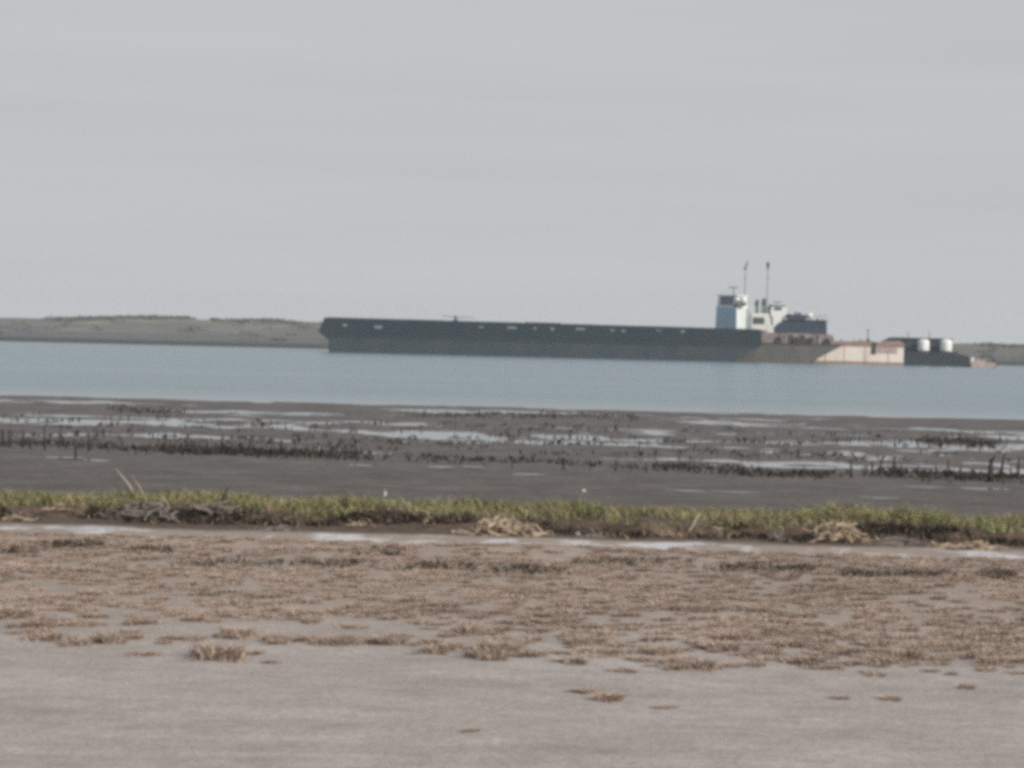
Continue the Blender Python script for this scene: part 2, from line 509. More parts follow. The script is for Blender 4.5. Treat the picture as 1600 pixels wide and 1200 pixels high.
# ------------------------------------------------------------------ blades
def blades(base, H, W, lean, az=None):
    """tapered bent blades as three triangles each"""
    n = len(base)
    az = RNG.uniform(0, 2 * np.pi, n) if az is None else az
    face = RNG.uniform(0, 2 * np.pi, n)
    wv = np.stack([np.cos(face), np.sin(face), np.zeros(n)], 1) * (W / 2)[:, None]
    ld = np.stack([np.cos(az), np.sin(az), np.zeros(n)], 1)
    up = np.array([0, 0, 1.])
    mid = base + up * (H * .55)[:, None] + ld * (lean * .3)[:, None]
    tip = base + up * (H * RNG.uniform(.8, 1, n))[:, None] + ld * lean[:, None]
    V = np.stack([base - wv, base + wv, mid - wv * .8, mid + wv * .8, tip], 1).reshape(-1, 3)
    k = np.arange(n)[:, None] * 5
    T = np.concatenate([k + [0, 1, 3], k + [0, 3, 2], k + [2, 3, 4]], 0)
    return V, T


# green marsh grass bank
n = 190000
bx = RNG.uniform(-15, 15, n); by = RNG.uniform(31.0, 36.4, n)
e = bank_edge(bx)
dens = fbm(bx * 1.6, by * 1.6, 91)
keep = (by > e) & (RNG.uniform(0, 1, n) < sstep(.36, .56, dens * .6 + .4 * fbm(bx * .7, by * .9, 97)) * (1.0 - .5 * sstep(34, 36.4, by)))
bx, by, dens = bx[keep], by[keep], dens[keep]
n = len(bx)
Hh = (.03 + .12 * sstep(.28, .72, fbm(bx * 1.5, by * 1.5, 93)) + .11 * sstep(.52, .75, fbm(bx * .8, by * 2.0, 95))) * RNG.uniform(.5, 1.2, n) * (.6 + .4 * sstep(0, .8, by - bank_edge(bx))) * (1 - .5 * sstep(33.5, 36, by))
V, T = blades(np.stack([bx, by, ground_z(bx, by) - .01], 1), Hh, RNG.uniform(.008, .018, n), Hh * RNG.uniform(.3, 1.6, n))
tag(link("marsh_grass", np_mesh("marsh_grass", V, T), M['grass']), "yellow green marsh grass in a band along the bank", "grass", kind="stuff")

# dead grass and roots, coloured dark to paint the shade below the bank
n = 42000
bx = RNG.uniform(-15, 15, n); by = bank_edge(bx) + RNG.normal(-.10, .17, n) - .35 * sstep(.5, .7, fbm(bx * .9, bx * 0, 103))
keep = RNG.uniform(0, 1, n) < sstep(.42, .58, fbm(bx * 1.1, by, 101))
bx, by = bx[keep], by[keep]; n = len(bx)
Hh = RNG.uniform(.02, .11, n)
V, T = blades(np.stack([bx, by, ground_z(bx, by) - .01], 1), Hh, RNG.uniform(.012, .03, n), RNG.uniform(.03, .16, n))
tag(link("thatch_shade", np_mesh("thatch_shade", V, T), M['shade_blades']), "dead grass darkened as painted shade at the foot of the bank", "dead grass", kind="stuff")


# dry brown tufts
def tuft_mesh(R, H, n):
    a = RNG.uniform(0, 2 * np.pi, n); q = np.sqrt(RNG.uniform(0, 1, n)) * R
    lob = 1 + .35 * np.sin(2 * a + RNG.uniform(0, 6)) + .2 * np.sin(5 * a + RNG.uniform(0, 6))
    q = q * lob
    base = np.stack([np.cos(a) * q, np.sin(a) * q * .8, np.full(n, -.01)], 1)
    hh = H * RNG.uniform(.45, 1.1, n) * np.sqrt(np.clip(1.1 - (q / (R * 1.4)) ** 2, .15, 1))
    return blades(base, hh + .012, RNG.uniform(.005, .010, n), hh * RNG.uniform(.4, 2.0, n), a + RNG.normal(0, .9, n))


protos = [tuft_mesh(RNG.uniform(.07, .12), RNG.uniform(.035, .055), 190) for _ in range(10)]
VV, TT, off = [], [], 0
pts = []
n = 9000
px = RNG.uniform(-9, 9, n); py = RNG.uniform(17.6, 28.9, n)
patch = fbm(px * .55, py * .75, 111); fine = fbm(px * 2.8, py * 3.0, 113, 3)
edge = sstep(17.9, 21.2, py + (fbm(px * .5, px * 0 + 2.2, 117) - .5) * 2.4 + .35 * np.clip(px, -1.5, 2.5) * .6)
p = np.clip((patch * .55 + fine * .95 - .79 + .26 * edge + .10 * sstep(21, 25, py)) * 5.0, 0, 1) * edge
keep = RNG.uniform(0, 1, n) < p * .95
px, py = px[keep], py[keep]
for x, y in zip(px, py):
    v, t = protos[random.randrange(10)]
    far = min(1, max(0, (y - 20) / 8))
    s = random.uniform(.5, 1.15) * (1 - .15 * far); a = random.uniform(0, 6.283)
    ca, sa = math.cos(a) * s, math.sin(a) * s
    q = np.stack([v[:, 0] * ca - v[:, 1] * sa + x, v[:, 0] * sa + v[:, 1] * ca + y, v[:, 2] * s * random.uniform(.6, 1.1)], 1)
    q[:, 2] += float(ground_z(x, y))
    VV.append(q); TT.append(t + off); off += len(v)
tag(link("dry_ground_cover", np_mesh("dry_ground_cover", np.concatenate(VV), np.concatenate(TT)), M['tuft']),
    "dry brown low plants covering the sand before the bank", "dry plants", kind="stuff")

lx, ly = [], []  # low dark blades that paint in the shade of small mounds
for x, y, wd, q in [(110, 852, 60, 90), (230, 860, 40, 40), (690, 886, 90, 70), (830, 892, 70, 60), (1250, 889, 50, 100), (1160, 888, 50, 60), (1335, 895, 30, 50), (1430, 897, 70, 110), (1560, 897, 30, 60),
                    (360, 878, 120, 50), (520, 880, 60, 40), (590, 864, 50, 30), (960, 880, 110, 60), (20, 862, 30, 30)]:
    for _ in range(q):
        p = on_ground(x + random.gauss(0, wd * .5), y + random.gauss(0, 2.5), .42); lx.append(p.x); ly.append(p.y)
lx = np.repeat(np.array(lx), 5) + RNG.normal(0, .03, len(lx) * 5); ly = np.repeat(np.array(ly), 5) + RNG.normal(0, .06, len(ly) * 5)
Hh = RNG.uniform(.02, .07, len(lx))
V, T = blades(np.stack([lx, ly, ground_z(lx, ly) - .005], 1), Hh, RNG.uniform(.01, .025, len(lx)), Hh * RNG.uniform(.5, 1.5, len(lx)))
tag(link("shade_lumps", np_mesh("shade_lumps", V, T), M['shade_blades']), "dark blades painting lumps of shade before the white strip", "painted shade", kind="stuff")

proto_me = []
for k in range(8):
    v, t = tuft_mesh(random.uniform(.085, .13), random.uniform(.05, .075), 300)
    me = np_mesh("dry_tuft", v, t); me.materials.append(M['tuft']); proto_me.append(me)


def ground_hit(x, y, z=.4):
    for _ in range(6):
        p = on_ground(x, y, z); z = float(ground_z(p.x, p.y))
    p.z = z
    return p


def tuft(x, y, s, sz, label, group=None, k=None):
    o = bpy.data.objects.new("dry_tuft", proto_me[random.randrange(8) if k is None else k])
    col.objects.link(o)
    o.location = ground_hit(x, y); o.rotation_euler = (0, 0, random.uniform(0, 6.28)); o.scale = (s, s, s * sz)
    return tag(o, label, "dry tuft", group)


G1 = "dry tufts in the ragged front row on bare sand"
L1 = "small dry brown tuft in the ragged front row at the edge of bare sand"
row = [(74, 1000), (118, 1007), (169, 1005), (206, 998), (256, 1005), (304, 1002), (371, 995), (432, 1002), (472, 1002), (513, 1007),
       (61, 978), (489, 973), (540, 1005), (601, 1007), (651, 1008), (682, 1019), (699, 995), (732, 992), (759, 1027), (813, 1025), (840, 1025),
       (901, 1008), (935, 1005), (999, 1032), (952, 1022), (812, 976), (871, 971), (1188, 1019), (1381, 1034), (1418, 1029), (1468, 1032),
       (1536, 1027), (1549, 1037), (1597, 1035), (1327, 1022), (1020, 1020), (1125, 1015), (1150, 1000), (1230, 1010), (1290, 1012), (1350, 1008), (1500, 1015), (1570, 1010), (30, 962), (150, 965), (270, 962), (350, 960), (420, 955), (580, 960), (640, 965)]
for x, y in row:
    tuft(x, y, random.uniform(.55, 1.25), random.uniform(.7, 1.3), L1, G1)
    for k in range(random.randrange(1, 3)):
        tuft(x + random.uniform(-26, 26), y + random.uniform(-10, 5), random.uniform(.35, .8), random.uniform(.7, 1.2), L1, G1)
for x, y, s, sz, lab in [
    (344, 1027, 1.7, 1.0, "large dry brown tuft jutting out farthest onto the bare sand on the left"),
    (223, 975, 1.1, .9, "dry tuft alone on the pale gap behind the front row at left"),
    (226, 1023, .7, .6, "flat dark dry tuft just in front of the row at left"),
    (398, 1022, .7, .7, "flat dry tuft just right of the large jutting left tuft"),
    (423, 1036, .5, .7, "tiny dry tuft lowest and rightmost of the left jutting cluster"),
    (780, 1020, 1.5, 1.1, "bushy orange brown dry tuft in the middle of the front row"),
    (894, 1035, 1.2, .6, "long flat dry tuft at the front edge right of centre"),
    (972, 1050, .9, .6, "flat dry tuft standing a little in front of the row right of centre"),
    (1063, 1036, 1.2, 1., "thick dry tuft left half of the rightward clump pair at the sand edge"),
    (1090, 1043, 1.35, 1., "thick dry tuft lowest of the clump pair right of centre at the sand edge"),
    (1178, 1040, .7, .8, "small round dry tuft alone at the sand edge right of the clump pair"),
    (1256, 1036, 1.3, .9, "dark pointed dry tuft at the tip of the right hand clump"),
    (917, 1082, .95, .5, "flat dark dry sprig lying alone on the open sand"),
    (950, 1094, 1.0, .9, "dry tan tuft alone on open sand beside the flat dark sprig"),
    (1037, 1106, .7, .3, "thin flattened dry sprig on open sand right of the lone tuft"),
    (735, 1142, .55, .4, "small dark dry sprig nearest the camera on open sand"),
    (1310, 1092, .55, .7, "left one of two tiny dry tufts on the open sand at right"),
    (1390, 1094, .6, .9, "right one of two tiny dry tufts on the open sand at right")]:
    tuft(x, y, s, sz, lab)

# ------------------------------------------------------------------ stems and driftwood
def stem_mesh(h, r, nubs, bend):
    mb = MB()
    p = [Vector((0, 0, -.08)), Vector((bend * .2, 0, h * .35)), Vector((bend * .6, bend * .3, h * .7)), Vector((bend, bend * .5, h))]
    mb.tube(p, [r * 1.4, r, r * .85, r * .45], 7)
    for _ in range(nubs):
        t = random.uniform(.35, .9); a = random.uniform(0, 6.28)
        q = Vector((bend * t * .8, 0, h * t)); l = h * random.uniform(.15, .35)
        mb.tube([q, q + Vector((math.cos(a) * l * .6, math.sin(a) * l * .6, l))], [r * .6, r * .25], 5)
    bmesh.ops.recalc_face_normals(mb.bm, faces=mb.bm.faces)
    me = bpy.data.meshes.new("dead_sapling"); mb.bm.to_mesh(me); mb.bm.free(); smooth(me)
    me.materials.append(M['stub'])
    return me


stem_me = [stem_mesh(1.0, random.uniform(.07, .12), random.randrange(0, 4), random.uniform(-.18, .18)) for _ in range(12)]
G2 = "dark dead stems standing in the wet mudflat"
L2 = "short dark dead stem among the many stuck in the wet mudflat"


def stem(x, ytop, ybase, label=L2, fat=1.0, group=G2):
    o = bpy.data.objects.new("dead_sapling", random.choice(stem_me)); col.objects.link(o)
    p = ground_hit(x, ybase, .02)
    h = (ybase - ytop) * p.y / F * (random.uniform(.6, .95) if x > 1000 else random.uniform(.75, 1.0))
    o.location = p; o.scale = (h * random.uniform(.5, .9) * fat, h * .7 * fat, h)
    o.rotation_euler = (random.uniform(-.1, .1), random.uniform(-.1, .1), random.uniform(0, 6.28))
    return tag(o, label, "dead sapling", group)


for x, a, c in [(4, 668, 697), (15, 672, 699), (35, 664, 699), (100, 668, 698), (92, 676, 698), (118, 690, 714), (258, 684, 706), (274, 687, 705),
                (300, 690, 707), (345, 676, 700), (330, 692, 709), (352, 690, 709), (372, 688, 710), (392, 692, 710), (410, 694, 711), (440, 686, 710),
                (462, 684, 711), (480, 694, 712), (495, 698, 713), (531, 700, 715), (556, 691, 715), (605, 698, 716), (640, 706, 720), (676, 704, 722),
                (720, 712, 726), (800, 716, 731), (922, 722, 735), (985, 718, 735), (1010, 722, 737), (1040, 720, 736), (1060, 715, 737),
                (1078, 714, 738), (1085, 718, 738), (1112, 720, 741), (1128, 722, 741), (1146, 726, 742), (1170, 728, 744), (1200, 726, 744), (1232, 728, 745),
                (1278, 726, 746), (1295, 728, 746), (1330, 720, 746), (1350, 716, 745), (1362, 714, 744), (1396, 710, 742), (1408, 718, 743),
                (1435, 716, 742), (1462, 720, 745), (1482, 716, 746), (1500, 724, 748), (1520, 720, 748), (1564, 712, 749), (1590, 708, 746), (1578, 716, 748),
                (1545, 686, 700), (1470, 684, 697), (1500, 688, 700), (1530, 683, 698)]:
    stem(x, a, c)
for x, a, c, fat, lab in [
    (70, 657, 703, .8, "tall thin dark stem at far left, taller than its neighbours in the mud"),
    (139, 670, 705, .9, "straight dark stem alone on the mud right of the tall far left stem"),
    (369, 688, 711, 1.1, "dark stem at the right end of the black weed mat on the left"),
    (515, 690, 716, 1.4, "thick black stem at the right end of the left row in the mud"),
    (880, 717, 734, 1.2, "dark stem left one of two standing by the puddles near the centre"),
    (962, 714, 736, 1.0, "thin dark stem by itself right of the centre puddles"),
    (1256, 722, 746, 1.3, "thick dark stem standing where the right hand row begins"),
    (1374, 704, 744, 1.2, "tall thick leaning dark stem in the right hand row"),
    (1548, 713, 752, 1.5, "thickest tall dark stem standing near the right edge of the mud")]:
    stem(x, a, c, lab, fat, None)

# black weed mats round the stems
wx, wy = [], []
for x0, x1, y0, y1, q in [(250, 560, 702, 714, 220), (330, 420, 704, 709, 90), (0, 250, 694, 704, 60), (1040, 1300, 733, 745, 80), (1360, 1600, 740, 750, 90), (560, 1040, 714, 734, 50), (640, 1000, 648, 652, 90), (180, 300, 640, 646, 30), (1450, 1550, 688, 694, 60), (0, 1600, 672, 705, -260)]:
    for _ in range(abs(q)):
        t = random.random()
        x = x0 + (x1 - x0) * t
        yb = y0 + (y1 - y0) * t + (random.gauss(0, 3) if q > 0 else random.uniform(-26, 22))
        p = on_ground(x, yb, .02); wx.append(p.x); wy.append(p.y)
wx = np.array(wx); wy = np.array(wy)
n = 9
bx = np.repeat(wx, n) + RNG.normal(0, .22, len(wx) * n); by = np.repeat(wy, n) + RNG.normal(0, .5, len(wx) * n)
Hh = RNG.uniform(.03, .14, len(bx))
V, T = blades(np.stack([bx, by, np.maximum(ground_z(bx, by), 0) - .02], 1), Hh, RNG.uniform(.03, .07, len(bx)), Hh * RNG.uniform(.2, 1.2, len(bx)))
tag(link("seaweed", np_mesh("seaweed", V, T), M['weed']), "black weed and stubble caught along the wet mudflat", "seaweed", kind="stuff")


def drift(name, label, cat, x, y, wpx, hpx, n, mat, thick=.012, hgt=.12, group=None, zg=.4):
    """a heap of crossed dead stalks"""
    p0 = ground_hit(x, y, zg)
    s = p0.y / F
    W = wpx * s
    mb = MB()
    for _ in range(int(n * 1.3)):
        cx = random.gauss(0, W * .28); cy = random.gauss(0, .12)
        L = W * random.uniform(.18, .5); a = random.uniform(0, 6.28); up = random.uniform(-.1, .5) * hgt * 1.6
        z0 = random.uniform(0, hgt) * max(.15, 1 - (cx / (W * .55)) ** 2)
        d = Vector((math.cos(a) * L * .5, math.sin(a) * L * .3, up * .5))
        c = Vector((cx, cy, z0))
        k = Vector((random.gauss(0, .03), random.gauss(0, .03), random.gauss(0, .02)))
        a0, a1 = c - d, c + d
        a0.z = max(a0.z, -.01); a1.z = max(a1.z, -.01)
        t = thick * random.uniform(.4, 1.0)
        mb.tube([a0, (a0 + a1) / 2 + k, a1], [t, t, t * .5], 6)
    for _ in range(3):          # long stalks running through the heap
        cy = random.gauss(0, .05); z1 = random.uniform(.02, .35) * hgt
        mb.tube([(-W * .48, cy - .03, .0), (random.uniform(-.1, .1) * W, cy, z1), (W * .48, cy + .04, .005)], [thick * .5, thick * .8, thick * .4], 6)
    o = mb.build(name, mat)
    o.location = p0
    return tag(o, label, cat, group)


G3 = "heaps of bleached drift stalks along the bank"
drift("drift_heap", "bleached tan heap of drift stalks below the grass at the centre of the bank", "driftwood", 785, 836, 105, 30, 60, M['wood_pale'], .02, .17, G3)
drift("drift_heap", "bleached tan heap of drift stalks below the grass right of centre", "driftwood", 1308, 846, 88, 34, 50, M['wood_pale'], .022, .21, G3)
drift("drift_heap", "grey and tan tangle of drift stalks below the leaning dead stalk on the left", "driftwood", 222, 814, 100, 30, 42, M['wood_grey'], .02, .2, G3)
drift("drift_heap", "grey drift sticks in the shade of the bank between left tangle and centre", "driftwood", 335, 814, 80, 20, 24, M['wood_grey'], .018, .12, G3)
drift("drift_heap", "low pale drift stalks lying by the white strip at the right edge", "driftwood", 1520, 858, 90, 16, 34, M['wood_pale'], .016, .08, G3)
drift("drift_heap", "grey drift lump left of the right hand tan heap", "driftwood", 1212, 846, 34, 22, 20, M['wood_grey'], .022, .14, G3)
drift("drift_heap", "small pale forked drift sticks under the grass right of centre", "driftwood", 1128, 838, 40, 20, 12, M['wood_pale'], .014, .12, G3)
drift("drift_heap", "pale stray stalks at the foot of the grass at far left", "driftwood", 95, 806, 40, 10, 14, M['wood_pale'], .016, .07, G3)
drift("drift_heap", "tiny pale broken stalks under the grass left of the centre heap", "driftwood", 668, 824, 14, 12, 6, M['wood_pale'], .02, .07, G3)


for x, y, wpx, hpx, nn, mm, lab in [
    (30, 800, 46, 12, 12, 'wood_pale', "rusty tan stalks at the foot of the grass at the far left edge"),
    (430, 816, 50, 10, 12, 'wood_grey', "thin grey stalks lying under the green grass left of centre"),
    (560, 822, 40, 10, 10, 'wood_pale', "few brown stalks under the grass midway between left tangle and centre heap"),
    (930, 838, 60, 12, 14, 'wood_grey', "low grey stalks in the dark hollow right of the centre heap"),
    (1040, 838, 40, 14, 10, 'wood_pale', "pale thin stalks just left of the slanting pale stalk"),
    (1400, 850, 70, 10, 16, 'wood_grey', "low grey stalks between the two right hand tan heaps")]:
    drift("drift_heap", lab, "driftwood", x, y, wpx, hpx, nn, M[mm], .013, hpx * .006, G3)


def stalk(x0, y0, x1, y1, label, r=.012, mat='wood_pale', z=.42, name="dead_stalk", D=None):
    p = ground_hit(x0, y0, z) if D is None else at(x0, y0, D)
    q = at(x1, y1, p.y + .15)
    mb = MB()
    d = q - p
    mb.tube([(0, 0, -.03), d * .5 + Vector((.02, 0, .0)), d], [r, r * .9, r * .5], 7)
    o = mb.build(name, M[mat], sm=True); o.location = p
    return tag(o, label, "dead stalk")


stalk(216, 782, 181, 733, "long reddish dead stalk leaning left above the grass bank", .016, 'pink', D=34.2)
stalk(228, 782, 205, 742, "thinner dead stalk leaning left beside the long reddish one", .009, 'wood_pale', D=34.0)
stalk(1070, 822, 1093, 800, "pale dead stalk slanting up to the right out of the grass", .014)
stalk(1432, 884, 1446, 868, "short yellow pale stalk poking up by the white strip at right", .010, 'wood_pale', .4)
stalk(340, 792, 356, 762, "dark broken stalk slanting up from the green grass left of centre", .02, 'stub', D=33.5)
stalk(600, 775, 601, 766, "small whitish stake on the mud just behind the grass", .014, 'stone', .14, "pale_stake")

# white shells / stones on the mud
def lump(name, label, cat, x, y, r, z, mat):
    p = ground_hit(x, y, z)
    bm = bmesh.new(); bmesh.ops.create_icosphere(bm, subdivisions=2, radius=1)
    for v in bm.verts:
        k = 1 + .25 * math.sin(v.co.x * 4 + v.co.y * 3) * math.cos(v.co.z * 3)
        v.co = Vector((v.co.x * r * 1.2 * k, v.co.y * r * k, v.co.z * r * .8 * k))
    me = bpy.data.meshes.new(name); bm.to_mesh(me); bm.free(); smooth(me)
    o = link(name, me, mat); o.location = p + Vector((0, 0, r * .45))
    return tag(o, label, cat)


lump("white_shell", "small white shell on dark mud behind the grass right of centre", "shell", 912, 768, .026, .13, M['stone'])
lump("white_shell", "whitish shell lying under the grass edge right of the centre heap", "shell", 903, 836, .03, .38, M['stone'])


# thin pools lying on the mud behind the grass
mp_, nt, b = new_mat("pool_water")
b.inputs["Base Color"].default_value = (.10, .11, .11, 1); b.inputs["Roughness"].default_value = .06
bump(nt, b, noise(nt, 3, 3), .05, .02)
for x, y, wpx, dp in [(1075, 768, 70, .16), (1150, 770, 90, .13), (1375, 779, 70, .14), (1450, 762, 80, .16), (1540, 764, 90, .2), (830, 742, 60, .2), (100, 716, 70, .25), (150, 720, 50, .2), (690, 730, 50, .25), (740, 731, 40, .2), (560, 728, 40, .2)]:
    p = ground_hit(x, y, .1); W = wpx * p.y / F / 2
    ang_ = np.linspace(0, 2 * np.pi, 40, endpoint=False)
    rr_ = .55 + .75 * fbm(np.cos(ang_) * 1.4 + x, np.sin(ang_) * 1.4 + y, 131, 3)
    vx = p.x + np.cos(ang_) * W * rr_; vy = p.y + np.sin(ang_) * dp * rr_
    zz_ = float(np.mean(ground_z(vx, vy))) + .012
    bm = bmesh.new(); bm.faces.new([bm.verts.new((float(q), float(w_), zz_)) for q, w_ in zip(vx, vy)])
    bmesh.ops.recalc_face_normals(bm, faces=bm.faces)
    me = bpy.data.meshes.new("puddle"); bm.to_mesh(me); bm.free()
    tag(link("puddle", me, mp_), kind="structure")

# ------------------------------------------------------------------ vessels
def P(x, y, D):
    p = at(x, y, D); return (p.x, p.z)


def face(mb, pts, D, y1):
    mb.prism([P(x, y, D) for x, y in pts], D, y1)
    return mb


def pbox(mb, x0, y0, x1, y1, D, Dfar):
    """upright box from its near-face pixel extent"""
    a = P(x0, (y0 + y1) / 2, D); c = P(x1, (y0 + y1) / 2, D)
    zt = P((x0 + x1) / 2, y0, D)[1]; zb = P((x0 + x1) / 2, y1, D)[1]
    return mb.box((a[0], D, zb), (c[0], Dfar, zt))


DB = 380.0
# --- long dark barge
xl = P(513, 551, DB)[0]; xr = P(1190, 530, DB)[0]
barge = empty("barge", (P(850, 560, DB)[0], DB + 5, 0))
tag(barge, "long low dark blue black barge with a lighter waterline band", "barge")
zt_l, zt_r = 4.62, 4.42          # top of the cargo box
hb = 2.12                         # top of the lower hull
x500 = P(498, 524, DB)[0]
x507 = P(507, 497, DB)[0]
x1145 = P(1146, 566, DB)[0]; x1186 = P(1186, 538, DB)[0]
mb = MB(); mb.prism([(xl + .05, -.9), (x1145 - 1.5, -.9), (x1145, 0), (x1186, hb - .05), (xr, hb), (xl - .6, hb), (xl - .1, hb - .45), (xl, hb - .6)], DB, DB + 10.4)
hull = mb.build("hull", M['barge_low'], barge)
mb = MB(); mb.prism([(x500 + .6, hb), (xr, hb), (xr, hb + .16), (x500 + .45, hb + .16)], DB - .12, DB + 10.52)
mb.build("rub_rail", M['steel_dark'], barge)
mb = MB(); mb.prism([(x500 + .45, hb + .16), (xr - .02, hb + .16), (xr - .02, zt_r), (x507, zt_l), (x500, hb + .75), (x500, hb + .55)], DB + .02, DB + 10.38)
coam = mb.build("cargo_box", M['barge_dark'], barge)
k = 11
for i in range(k):
    t0 = (i + .03) / k; t1 = (i + .97) / k
    xa = x507 + .3 + (xr - x507 - .6) * t0; xb = x507 + .3 + (xr - x507 - .6) * t1
    za = zt_l + (zt_r - zt_l) * t0; zb = zt_l + (zt_r - zt_l) * t1
    hh = [.05, .05, .06, .04, .05, .14, .06, .05, .06, .05, .05][i]
    mb = MB(); mb.prism([(xa, za), (xb, zb), (xb, zb + hh), (xa, za + hh)], DB + .35, DB + 10.0)
    mb.build("hatch_cover", M['steel_dark'], barge)
for x, y, wd, hg in [(q[0], q[1], q[2] * .8, q[3] * .7) for q in [(539, 508, 9, 6), (591, 511, 15, 7), (752, 511, 10, 4), (800, 512, 18, 6), (836, 513, 6, 5), (863, 514, 7, 7), (907, 514, 18, 5), (957, 516, 8, 5), (974, 517, 6, 6), (1029, 516, 10, 3), (1067, 518, 8, 6)]]:
    c0 = P(x, y, DB); s = DB / F
    mb = MB(); mb.box((c0[0] - wd * s / 2, DB - .015, c0[1] - hg * s / 2), (c0[0] + wd * s / 2, DB + .05, c0[1] + hg * s / 2))
    mb.build("hull_mark", M['pale_mark'], coam)
# small derrick on the hatch covers
xm = P(711, 490, DB)[0]; zb = zt_l - .05
mb = MB(); mb.tube([(xm, DB + 4, zb), (xm, DB + 4, zb + .75)], .13, 8); mb.box((xm - .35, DB + 3.7, zb), (xm + .35, DB + 4.3, zb + .2))
post = mb.build("derrick_post", M['steel_dark'], barge)
mb = MB(); mb.tube([(xm - 1.9, DB + 4, zb + .72), (xm, DB + 4, zb + .52), (xm + 2.6, DB + 4, zb + .55)], [.03, .06, .03], 6)
mb.build("boom", M['steel_dark'], post)
for t in (.03, .2, .36, .52, .68, .84, .97):
    xx = x507 + (xr - x507) * t; zz = hb + .16
    mb = MB(); mb.tube([(xx - .12, DB - .05, zz - .05), (xx - .12, DB - .05, zz + .32)], .055, 8); mb.tube([(xx + .12, DB - .05, zz - .05), (xx + .12, DB - .05, zz + .32)], .055, 8)
    mb.build("mooring_bitt", M['steel_dark'], barge)

# --- towboat lying behind the barge
DT = 391.0
tow = empty("towboat", (P(1210, 560, DT)[0], DT + 3.5, 0))
tag(tow, "small towboat with tilted white pilothouse, twin masts and a dark blue deckhouse behind the barge", "towboat")
xa = P(1100, 550, DT)[0]; xw = P(1264, 562, DT)[0]; xd = P(1314, 542, DT)[0]
zdk = P(1314, 540, DT)[1]
mb = MB(); mb.prism([(xa, -.8), (xw - 1.5, -.8), (xw, 0), (xd, zdk - .12), (xd + .05, zdk), (xa, zdk)], DT, DT + 7)
mb.build("hull", M['tow_hull'], tow)
mb = MB(); mb.prism([(xa, zdk), (xd + .1, zdk), (xd + .1, zdk + .14), (xa, zdk + .14)], DT - .1, DT + 7.1)
mb.build("rub_rail", M['steel_dark'], tow)
zd = zdk + .14
xe = P(1302, 530, DT)[0]
zbw = P(1250, 521, DT)[1]
mb = MB(); mb.prism([(xa, zd), (xe + .3, zd), (xe, zbw - .25), (xe - .6, zbw), (xa, zbw)], DT + .15, DT + .3)
bul = mb.build("bulwark", M['bulwark'], tow)
for x0, x1 in ((1232, 1240), (1249, 1258), (1276, 1279)):
    mb = MB(); a = P(x0, 530, DT)[0]; c = P(x1, 530, DT)[0]
    mb.box((a, DT + .10, zd + .05), (c, DT + .15, zbw - .2)); mb.build("freeing_port", M['steel_dark'], bul)
mb = MB(); mb.prism([(xa, zd), (xe + .3, zd), (xe, zbw - .25), (xe - .6, zbw), (xa, zbw)], DT + 6.7, DT + 6.85)
mb.build("bulwark", M['bulwark'], tow)
# deckhouse
x0 = P(1221, 510, DT)[0]; x1 = P(1293, 510, DT)[0]; zt = P(1260, 501, DT)[1]
mb = MB(); mb.prism([(x0 - 1.2, zd), (x1 + .1, zd), (x1, zt - .1), (x1 - .1, zt), (x0 + .5, zt), (x0 - 1.0, zt - 1.1)], DT + 1.0, DT + 6.2)
dh = mb.build("deckhouse", M['blue_house'], tow, .04)
mb = MB(); mb.box((x0 + .4, DT + .8, zt), (x1 + .15, DT + 6.4, zt + .09)); roof = mb.build("deckhouse_roof", M['steel_dark'], dh)
for xx in (1240, 1256, 1272, 1286):
    c0 = P(xx, 510, DT); mb = MB(); mb.box((c0[0] - .26, DT + .95, c0[1] - .2), (c0[0] + .26, DT + 1.0, c0[1] + .28)); mb.build("window", M['glass'], dh)
x2 = P(1237, 495, DT)[0]; x3 = P(1262, 495, DT)[0]; zt2 = P(1250, 491.5, DT)[1]
mb = MB(); mb.box((x2, DT + 1.8, zt + .09), (x3, DT + 5.2, zt2)); mb.build("machinery_casing", M['blue_house'], dh, .05)
c0 = P(1268, 494, DT)
mb = MB(); mb.lathe([(.18, -.42), (.2, -.25), (.46, -.2), (.5, .05), (.42, .3), (.2, .46), (.02, .5)], (c0[0], DT + 2.2, c0[1] - .02), 16)
mb.build("ventilator", M['white_clean'], tow, sm=True)
# white aft cabin: narrower foot, wide wheel top, dark window
x4 = P(1206, 487, DT)[0]; x5 = P(1232, 487, DT)[0]; zc = P(1219, 476, DT)[1]; zf_ = P(1219, 499, DT)[1]
cx = (x4 + x5) / 2; hw = (x5 - x4) / 2
mb = MB(); mb.prism([(cx - hw * .62, zd), (cx + hw * .62, zd), (cx + hw * .70, zf_), (cx + hw, zf_ + .9), (cx + hw * .9, zc), (cx - hw * .85, zc), (cx - hw, zf_ + .9), (cx - hw * .70, zf_)], DT + 2.0, DT + 4.6)
ac = mb.build("aft_cabin", M['white_clean'], tow, .03)
c0 = P(1218, 482, DT); mb = MB(); mb.box((c0[0] - .55, DT + 1.95, c0[1] - .2), (c0[0] + .5, DT + 2.01, c0[1] + .17)); mb.build("window", M['glass'], ac)
mb = MB(); mb.box((cx - hw * 1.0, DT + 1.7, zc), (cx + hw * .98, DT + 4.9, zc + .09)); mb.build("roof", M['white'], ac)
mb = MB(); mb.tube([(cx - .2, DT + 3, zc + .09), (cx - .2, DT + 3, zc + .4)], .05); mb.box((cx - .7, DT + 2.9, zc + .36), (cx + .4, DT + 3.1, zc + .46)); mb.build("radar", M['steel_dark'], ac)
